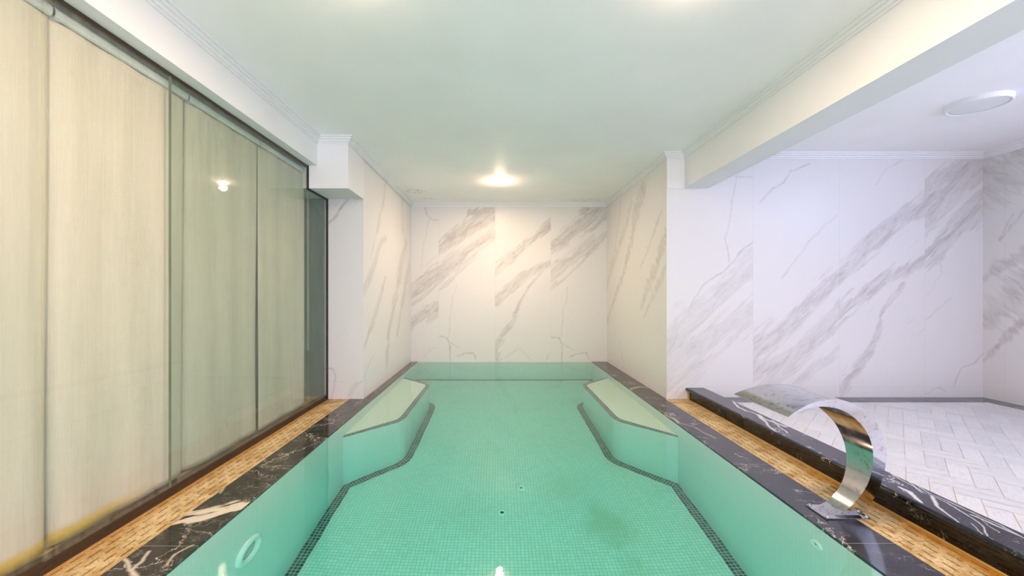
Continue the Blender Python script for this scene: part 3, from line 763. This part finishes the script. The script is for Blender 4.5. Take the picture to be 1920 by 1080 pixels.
# ------------------------------------------------------------------ drain grates
def grate_mesh(W, L):
    bm = bmesh.new(); T = 0.020; rows = 5; pitch = W/(rows+0.35); sw = 0.011; m0 = (W-(rows-1)*pitch)/2
    edges = [0.001]+[m0+k*pitch for k in range(rows)]+[W-0.001]
    x = 0.001
    for k in range(rows):
        c = m0+k*pitch; bx(bm, x, c-sw/2, 0.001, L-0.001, -T, 0); x = c+sw/2
        n = 5; py = (L-0.002)/n; off = (k*0.37) % 1*py
        # bridges between the slots
        cuts = [0.001]
        for j in range(-1, n+1):
            a, b = off+j*py+0.001, off+j*py+0.026
            a, b = max(a, 0.001), min(b, L-0.001)
            if b > a: bx(bm, c-sw/2, c+sw/2, a, b, -T, 0)
    bx(bm, x, W-0.001, 0.001, L-0.001, -T, 0)
    me = bpy.data.meshes.new('drain_grate'); bmesh.ops.recalc_face_normals(bm, faces=bm.faces); bm.to_mesh(me); bm.free()
    me.materials.append(GRATE); return me
ORD = ['', 'second', 'third', 'fourth', 'fifth', 'sixth', 'seventh', 'eighth', 'ninth', 'tenth', 'eleventh', 'twelfth', 'thirteenth']
def grates(x0, W, side, wallname):
    L = 0.418; ys = []; y = YN-0.265
    first = True; k = 0; top = YN-0.002
    while y > YP+0.05:
        ys.append((y, top)); top = y; y -= L
    gm = grate_mesh(W, L)
    for k, (a, b) in enumerate(ys):
        me = gm if k else grate_mesh(W, b-a)
        o = bpy.data.objects.new('drain_grate', me); COL.objects.link(o); o.location = (x0, a if k else a, 0)
        lb = ('short slotted sand-coloured drain grate touching the %s' % wallname) if k == 0 else \
             ('slotted sand-coloured drain grate %s, %s from the %s' % (side, ORD[k], wallname))
        tag(o, lb, 'drain grate', 'drain grates %s' % side)
grates(-1.745, 0.220, 'along the glass wall', 'left marble pilaster')
grates(1.717, 0.226, 'along the right kerb', 'right marble wall')
# ledges carrying the grates
for nm, a, b in (('trim_6', -1.748, -1.738), ('trim_7', 1.944, 1.960)):
    struct(box(nm, a, b, YP, YN, -0.06, -0.0015, STAIN))

# ------------------------------------------------------------------ kerb, right floor
kb = empty('marble_kerb', (2.03, 2.0, 0), 'low black marble kerb with a white-veined top between grates and tiled floor', 'kerb')
def kerb_prof(u):  # top slab with a rounded lip
    return u
prof = [(1.957, 0.082), (1.934, 0.083), (1.927, 0.088), (1.924, 0.096), (1.926, 0.106), (1.933, 0.113), (1.943, 0.115)]
bm = bmesh.new(); ys = [YP, YN]
r0 = [bm.verts.new((x-2.03, YP-2, z)) for x, z in prof]; r1_ = [bm.verts.new((x-2.03, YN-2, z)) for x, z in prof]
for i in range(len(prof)-1): bm.faces.new((r0[i], r1_[i], r1_[i+1], r0[i+1]))
lip = from_bm('lip', bm, BLACK_F, kb, True)
zk = lambda pts: [((px-CX)*((H-0.115)*F/(py-CY))/F, (H-0.115)*F/(py-CY)) for px, py in pts]
zz = lambda pts: zk([(1600+x/5.4, 880+y/5.4) for x, y in pts])
z1 = lambda pts: zk([(1240+x/8, 680+y/8) for x, y in pts])
KV = [(zz([(350, 20), (560, 150), (800, 270), (950, 340), (1150, 460), (1300, 560), (1380, 680)]), 0.003, 0.85, None),
      (zz([(380, 40), (620, 150), (760, 230), (900, 300), (1250, 460), (1500, 570), (1728, 700)]), 0.0035, 0.85, None),
      (zz([(450, 175), (560, 230), (640, 300), (700, 340)]), [0.006, 0.014, 0.010, 0.004], 1.0, None),
      (zz([(800, 270), (850, 370), (940, 440), (1060, 530)]), [0.008, 0.008, 0.005, 0.003], 0.85, None),
      (zz([(1250, 470), (1400, 590), (1480, 640)]), 0.002, 0.7, None),
      (zz([(1200, 460), (1450, 570), (1650, 660)]), 0.006, 0.8, None),
      (zz([(20, 20), (130, 90), (300, 160), (420, 260), (520, 290)]), 0.006, 0.9, None),
      (zz([(300, -40), (600, 90), (900, 270), (1100, 330), (1400, 500), (1700, 600)]), 0.004, 0.9, None),
      (zz([(480, 60), (640, 190), (700, 240)]), 0.004, 0.9, None),
      (zz([(1180, 540), (1300, 640), (1380, 720)]), 0.002, 0.7, None),
      (zz([(1400, 700), (1560, 790), (1640, 860)]), 0.002, 0.7, None),
      (z1([(1020, 530), (1090, 590), (1160, 670), (1260, 720), (1360, 740), (1460, 800), (1560, 880)]), 0.010, 0.9, None),
      (z1([(1100, 540), (1190, 560), (1210, 600), (1320, 640)]), 0.012, 0.9, None),
      (z1([(1450, 780), (1540, 840), (1700, 900), (1860, 960)]), 0.016, 0.8, None),
      (z1([(1560, 880), (1650, 990), (1720, 1040)]), 0.010, 0.8, None),
      (z1([(1660, 860), (1800, 990), (1900, 1060)]), 0.008, 0.7, None)]
vein_wall('top_slab', lambda u, v: np.stack([u-2.03, v-2.0, np.full_like(u, 0.115)], -1), 1.943, 2.112, YP, YN, KV, [], BLACK_K, res=0.004, parent=kb, thick=(0, 0, -0.032), amp=0.012, freq=12)
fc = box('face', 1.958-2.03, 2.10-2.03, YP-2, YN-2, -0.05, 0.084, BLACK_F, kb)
for yy in (3.43, 3.19):
    box('recess', 1.9545-2.03, 1.959-2.03, yy-2, yy-2+0.06, 0.012, 0.075, HOLE, kb)
struct(box('trim_8', 1.945, 1.962, YN-0.02, YN-0.003, 0.0, 0.112, STAIN))

# right floor: grout bed, herringbone tiles, dark border
ZR = 0.0165
FX0, FX1, FY0, FY1 = 2.105, 4.80, -1.2, 3.905
bm = bmesh.new(); bx(bm, 2.09, XE+0.1, YB, YN+0.05, -0.1, ZR-0.0012)
floor = struct(from_bm('floor', bm, GROUT))
def herringbone():
    wdt = 0.09; n = 3; g = 0.0030; rng = random.Random(4)
    bm = bmesh.new(); uvl = bm.loops.layers.uv.new('UVMap'); al = bm.faces.layers.float.new('rnd')
    c45 = math.cos(math.radians(45)); ox, oy = 2.715-0.02, 2.64
    def W(a, b): return ((a*c45-b*c45)*wdt+ox, (a*c45+b*c45)*wdt+oy)
    R_ = 60
    for i in range(-R_, R_):
        for j in range(-14, 15):
            bx0, by0 = i+n*j, i-n*j
            for (x0, y0, x1, y1, hz) in ((bx0, by0, bx0+n, by0+1, True), (bx0+n, by0+1-n, bx0+n+1, by0+1, False)):
                cx, cyy = W((x0+x1)/2, (y0+y1)/2)
                if not (FX0-0.2 < cx < FX1+0.2 and FY0-0.2 < cyy < FY1+0.2): continue
                e = g/2/wdt
                f = bm.faces.new([bm.verts.new((*W(a, b), ZR)) for a, b in ((x0+e, y0+e), (x1-e, y0+e), (x1-e, y1-e), (x0+e, y1-e))])
                f[al] = rng.random()**1.5
                s = rng.random()*50; t = rng.random()*50
                uvs = ((0, 0), (n, 0), (n, 1), (0, 1)) if hz else ((0, 0), (0, 1), (n, 1), (n, 0))
                if not hz: uvs = ((0, 1), (0, 0), (n, 0), (n, 1))
                for lp, uv in zip(f.loops, uvs): lp[uvl].uv = (uv[0]*wdt*4+s, uv[1]*wdt*4+t)
    for co, no in (((FX0, 0, 0), (-1, 0, 0)), ((FX1, 0, 0), (1, 0, 0)), ((0, FY0, 0), (0, -1, 0)), ((0, FY1, 0), (0, 1, 0))):
        bmesh.ops.bisect_plane(bm, geom=bm.verts[:]+bm.edges[:]+bm.faces[:], plane_co=co, plane_no=no, clear_outer=True)
    me = bpy.data.meshes.new('floor_tiles'); bm.to_mesh(me); bm.free()
    return link('floor_tiles', me, FTILE)
struct(herringbone())
bm = bmesh.new(); bx(bm, 2.105, XE, FY1, YN, 0, ZR+0.0008); bx(bm, FX1, XE, YB, FY1, 0, ZR+0.0008)
struct(from_bm('trim_9', bm, BLACK_B))

# ------------------------------------------------------------------ glass wall
fr = empty('glass_wall', (XGLASS, 3.0, 0), 'frameless glass partition with bronze sill along the left side of the pool', 'glass partition')
def loc(o): return o
def gbox(nm, x0, x1, y0, y1, z0, z1, m, bevel=0):
    return box(nm, x0-XGLASS, x1-XGLASS, y0-3, y1-3, z0, z1, m, fr, bevel)
GX0, GX1 = XGLASS-0.005, XGLASS+0.005
gbox('glass_panel', GX0-0.014, GX1-0.014, -1.2, 1.56, 0.045, ZG, GLASS_NEAR)
gbox('glass_panel', GX0, GX1, 1.534, 2.128, 0.045, ZG, GLASS_NEAR)
gp = gbox('glass_panel', GX0, GX1, 2.134, 3.695, 0.045, ZG-0.002, GLASS_FAR)
gbox('glass_panel', GX0, GX1, 3.701, YN-0.02, 0.045, ZBX-0.012, GLASS_FAR)
# polished pane edges at the joints
pe = gbox('panel_edge', GX0-0.001, GX1+0.001, 2.1285, 2.1325, 0.045, ZG, EDGEG)
gbox('top_channel', XGLASS-0.02, XGLASS+0.008, YB, 3.69, ZG, ZG+0.020, BRONZE)
pe.parent = gp
gbox('corner_seal', XGLASS-0.008, XGLASS+0.012, 3.662, 3.672, ZBX-0.012, ZG+0.02, SEALD)
gbox('top_channel', XGLASS-0.012, XGLASS+0.012, 3.662, YN-0.004, ZBX-0.014, ZBX-0.001, SEALD)
gbox('wall_seal', XGLASS-0.006, XGLASS+0.010, YN-0.020, YN-0.003, 0.0, ZBX-0.01, SEALD)
bm = bmesh.new(); prof = [(-1.745, -0.02), (-1.745, 0.004), (-1.752, 0.006), (-1.752, 0.018), (-1.760, 0.020), (-1.762, 0.046), (-1.80, 0.046), (-1.80, -0.02)]
r0 = [bm.verts.new((x-XGLASS, YP-3, z)) for x, z in prof]; r1_ = [bm.verts.new((x-XGLASS, YN-0.003-3, z)) for x, z in prof]
for i in range(len(prof)): bm.faces.new((r0[i], r1_[i], r1_[(i+1) % len(prof)], r0[(i+1) % len(prof)]))
bm.faces.new(r0); bm.faces.new(r1_)
from_bm('sill', bm, BRONZE, fr)
struct(box('floor_window_ledge', -2.2, -1.80, YB, YN, -0.06, 0.035, STAIN))

# ------------------------------------------------------------------ roller blinds
rngb = np.random.RandomState(3)
def blind_fabric(y0, y1, seed, curl0, curl1):
    ny, nz = 44, 60; rs = np.random.RandomState(seed)
    ys = np.linspace(y0, y1, ny); zs = np.linspace(0.052, 2.205, nz)
    Y, Z = np.meshgrid(ys, zs); t = (Y-y0)/(y1-y0)
    X = 0.006*np.sin(t*math.pi*2*1.3+seed)*np.clip((2.3-Z)/2, 0.1, 1)+0.003*np.sin(t*19+seed*2+Z*0.8)
    fall = 0.5+0.5*np.cos(np.clip((Z-0.5)/1.7, -1, 1)*math.pi*0.8)
    X += -curl0*np.exp(-t/0.05)*(0.4+fall)-curl1*np.exp(-(1-t)/0.05)*(0.4+fall)
    Yd = Y+0.0
    # the side edges drift a little, so neighbouring blinds part towards the floor
    Yd += np.exp(-t/0.04)*0.006*np.sin(Z*1.7+seed)-np.exp(-(1-t)/0.04)*0.006*np.sin(Z*2.1+seed*1.3)
    return np.stack([X, Yd, Z], -1)
def blind(y0, y1, seed, c0, c1, label, chain=False):
    x = -1.800; ym = (y0+y1)/2
    root = empty('roller_blind', (x, ym, 0.05), label, 'roller blind', 'roller blinds behind the glass')
    G = blind_fabric(y0+0.003, y1-0.003, seed, c0, c1); nz, ny, _ = G.shape
    co = (G.reshape(-1, 3)-np.array([0, ym, 0.05])).tolist()
    idx = np.arange(nz*ny).reshape(nz, ny)
    q = np.stack([idx[:-1, :-1], idx[:-1, 1:], idx[1:, 1:], idx[1:, :-1]], -1).reshape(-1, 4).tolist()
    me = bpy.data.meshes.new('fabric'); me.from_pydata(co, [], q); o = link('fabric', me, BLIND, root, True)
    so = o.modifiers.new('thickness', 'SOLIDIFY'); so.thickness = 0.0012; so.offset = -1
    bm = bmesh.new(); tube(bm, [(-0.014, y0+0.004-ym, 2.205-0.05), (-0.014, y1-0.004-ym, 2.205-0.05)], 0.013, 16)
    from_bm('roller', bm, RAILM, root, True)
    bm = bmesh.new()                                  # rounded head cassette
    cp = [(0.006, 2.192), (0.014, 2.197), (0.018, 2.208), (0.018, 2.224), (0.012, 2.236), (0.0, 2.241), (-0.030, 2.241), (-0.030, 2.236), (0.0, 2.236), (0.009, 2.232), (0.0145, 2.222), (0.0145, 2.209), (0.011, 2.200), (0.005, 2.196)]
    ra = [bm.verts.new((a, y0+0.004-ym, b-0.05)) for a, b in cp]; rb = [bm.verts.new((a, y1-0.004-ym, b-0.05)) for a, b in cp]
    for i in range(len(cp)): bm.faces.new((ra[i], rb[i], rb[(i+1) % len(cp)], ra[(i+1) % len(cp)]))
    bm.faces.new(ra); bm.faces.new(rb); from_bm('cassette', bm, RAILM, root)
    for yy in (y0+0.001, y1-0.004):
        box('bracket', -0.034, 0.004, yy-ym, yy-ym+0.003, 2.195-0.05, 2.240-0.05, RAILM, root)
    if chain:
        bm = bmesh.new(); pts = []
        yc = y1+0.012-ym
        for k in range(20): pts.append((0.018, yc, 2.20-0.05-k/19*1.62))
        for k in range(1, 8): a = math.pi*k/8; pts.append((0.018, yc+0.012-0.012*math.cos(a), 2.20-0.05-1.62-0.03*math.sin(a)))
        for k in range(20): pts.append((0.018, yc+0.024, 2.20-0.05-1.62+k/19*1.62))
        tube(bm, pts, 0.0018, 6); from_bm('chain', bm, WHITEPL, root, True)
    return root
blind(-0.51, 0.19, 11, 0.01, 0.01, 'cream roller blind behind the glass, beside the camera and out of frame')
blind(0.195, 0.895, 12, 0.01, 0.01, 'cream roller blind behind the glass, just out of frame at the left')
blind(0.90, 1.599, 1, 0.01, 0.012, 'cream roller blind behind the glass, leftmost in the photo and cut by its edge')
blind(1.602, 2.298, 2, 0.030, 0.014, 'wide cream roller blind behind the glass, second from the left')
blind(2.302, 2.988, 5, 0.034, 0.012, 'greenish cream roller blind behind the glass, third from the left')
blind(2.992, 3.715, 7, 0.010, 0.010, 'greenish cream roller blind behind the glass beside the marble pilaster, with a cord loop', True)

# ------------------------------------------------------------------ stainless steel water spout
def spout():
    YC = 1.98
    inner = [(1.624, 0.004), (1.686, 0.033), (1.741, 0.093), (1.773, 0.150), (1.790, 0.215), (1.792, 0.285), (1.779, 0.350), (1.752, 0.410), (1.712, 0.459), (1.665, 0.500), (1.617, 0.530), (1.555, 0.553), (1.490, 0.5640), (1.422, 0.563), (1.355, 0.551), (1.293, 0.529)]
    outer = [(1.752, 0.004), (1.800, 0.057), (1.828, 0.1135), (1.846, 0.170), (1.856, 0.235), (1.8565, 0.3136), (1.835, 0.389), (1.812, 0.430), (1.782, 0.468), (1.745, 0.508), (1.703, 0.543), (1.619, 0.581), (1.532, 0.5965), (1.440, 0.590), (1.360, 0.565), (1.294, 0.532)]
    hw = [0.046, 0.050, 0.055, 0.061, 0.068, 0.076, 0.086, 0.096, 0.108, 0.118, 0.129, 0.142, 0.157, 0.173, 0.190, 0.205]
    def smooth(P, m=4):
        out = []
        n = len(P)
        for i in range(n-1):
            p0, p1, p2, p3 = P[max(i-1, 0)], P[i], P[i+1], P[min(i+2, n-1)]
            for k in range(m):
                t = k/m
                out.append(tuple(0.5*((2*b)+(-a+c)*t+(2*a-5*b+4*c-d)*t*t+(-a+3*b-3*c+d)*t**3) for a, b, c, d in zip(p0, p1, p2, p3)))
        out.append(P[-1]); return out
    I = smooth([(a, b, c) for (a, b), c in zip(inner, hw)]); O = smooth([(a, b, c) for (a, b), c in zip(outer, hw)])
    root = empty('water_spout', (1.67, YC, 0), 'curved stainless steel cascade spout arching from the right deck over the pool', 'water spout')
    def L(x, y, z): return (x-1.67, y-YC, z)
    bm = bmesh.new()
    def ring(sgn, A): return [bm.verts.new(L(x, YC+sgn*w_, z)) for x, z, w_ in A]
    in_n, in_f, on, of = ring(-1, I), ring(1, I), ring(-1, O), ring(1, O)
    n = len(I)
    fi, fo, fs = [], [], []
    for i in range(n-1):
        fi.append(bm.faces.new((in_n[i], in_f[i], in_f[i+1], in_n[i+1])))
        fo.append(bm.faces.new((on[i], on[i+1], of[i+1], of[i])))
        fs.append(bm.faces.new((in_n[i], in_n[i+1], on[i+1], on[i])))
        fs.append(bm.faces.new((in_f[i], of[i], of[i+1], in_f[i+1])))
    bm.faces.new((in_n[-1], in_f[-1], of[-1], on[-1])); bm.faces.new((in_n[0], on[0], of[0], in_f[0]))
    for f in fi+fo: f.smooth = True
    bmesh.ops.recalc_face_normals(bm, faces=bm.faces)
    for e in bm.edges:
        if len(e.link_faces) == 2 and (e.link_faces[0].smooth != e.link_faces[1].smooth): e.smooth = False
    me = bpy.data.meshes.new('blade'); bm.to_mesh(me); bm.free(); link('blade', me, STEEL, root)
    bm = bmesh.new(); bx(bm, 1.568-1.67, 1.785-1.67, -0.076, 0.054, 0.0005, 0.006)
    bmesh.ops.bevel(bm, geom=bm.edges[:], offset=0.0015, segments=2, affect='EDGES')
    bp = from_bm('base_plate', bm, STEEL, root)
    for x in (1.582, 1.772):
        for y in (-0.064, 0.043):
            bm = bmesh.new(); lathe(bm, [(0.0, 0.0155), (0.003, 0.0155), (0.0045, 0.013), (0.006, 0.010), (0.0085, 0.0085), (0.0085, 0.0055), (0.0, 0.0055)], 12, 'Z', (x-1.67, y, 0))
            from_bm('screw', bm, STEEL, bp, True)
    return root
spout()

# ------------------------------------------------------------------ ceiling fittings
DL = ['recessed ceiling downlight glowing above the far end of the pool', 'recessed ceiling downlight above the left side, just out of frame', 'recessed ceiling downlight above the right side, just out of frame', 'recessed ceiling downlight behind the camera']
for (x, y, p), lb in zip(DOWN, DL):
    r = empty('downlight', (x, y, ZC), lb, 'downlight', 'recessed downlights in the pool ceiling')
    bm = bmesh.new(); lathe(bm, [(0.048, 0.0), (0.048, -0.010), (0.060, -0.010), (0.066, -0.004), (0.067, 0.0)], 36); from_bm('bezel', bm, WHITEPL, r, True)
    bm = bmesh.new(); lathe(bm, [(0.0, -0.006), (0.0485, -0.006), (0.0485, 0.0)], 36); from_bm('diffuser', bm, LED, r, True)
r = empty('ceiling_panel_lamp', (3.615, 3.0, ZC), 'round white surface-mounted ceiling lamp, unlit, in the right-hand room', 'ceiling lamp')
bm = bmesh.new(); lathe(bm, [(0.153, -0.032), (0.156, -0.037), (0.166, -0.036), (0.172, -0.028), (0.174, 0.0)], 56); from_bm('housing', bm, WHITEPL, r, True)
bm = bmesh.new(); lathe(bm, [(0.0, -0.034), (0.12, -0.034), (0.151, -0.032), (0.154, -0.028)], 56); from_bm('diffuser', bm, WHITEPL, r, True)
for a in (0.0, 0.10):
    an = -0.75+a
    bm = bmesh.new(); lathe(bm, [(0.0, 0.004), (0.004, 0.003), (0.005, 0.0)], 10, 'X'); o = from_bm('screw', bm, HOLE, r, True)
    o.location = (0.1725*math.cos(an), 0.1725*math.sin(an), -0.017); o.rotation_euler = (0, 0, an)
r = empty('wall_lamp', (XE, 1.75, 2.38), 'cool white bar wall lamp high on the far right wall, out of frame', 'wall lamp')
box('back_plate', -0.06, -0.001, -0.26, 0.26, -0.07, 0.07, WHITEPL, r, 0.006)
box('diffuser', -0.115, -0.061, -0.24, 0.24, -0.055, 0.055, LEDC, r, 0.008)
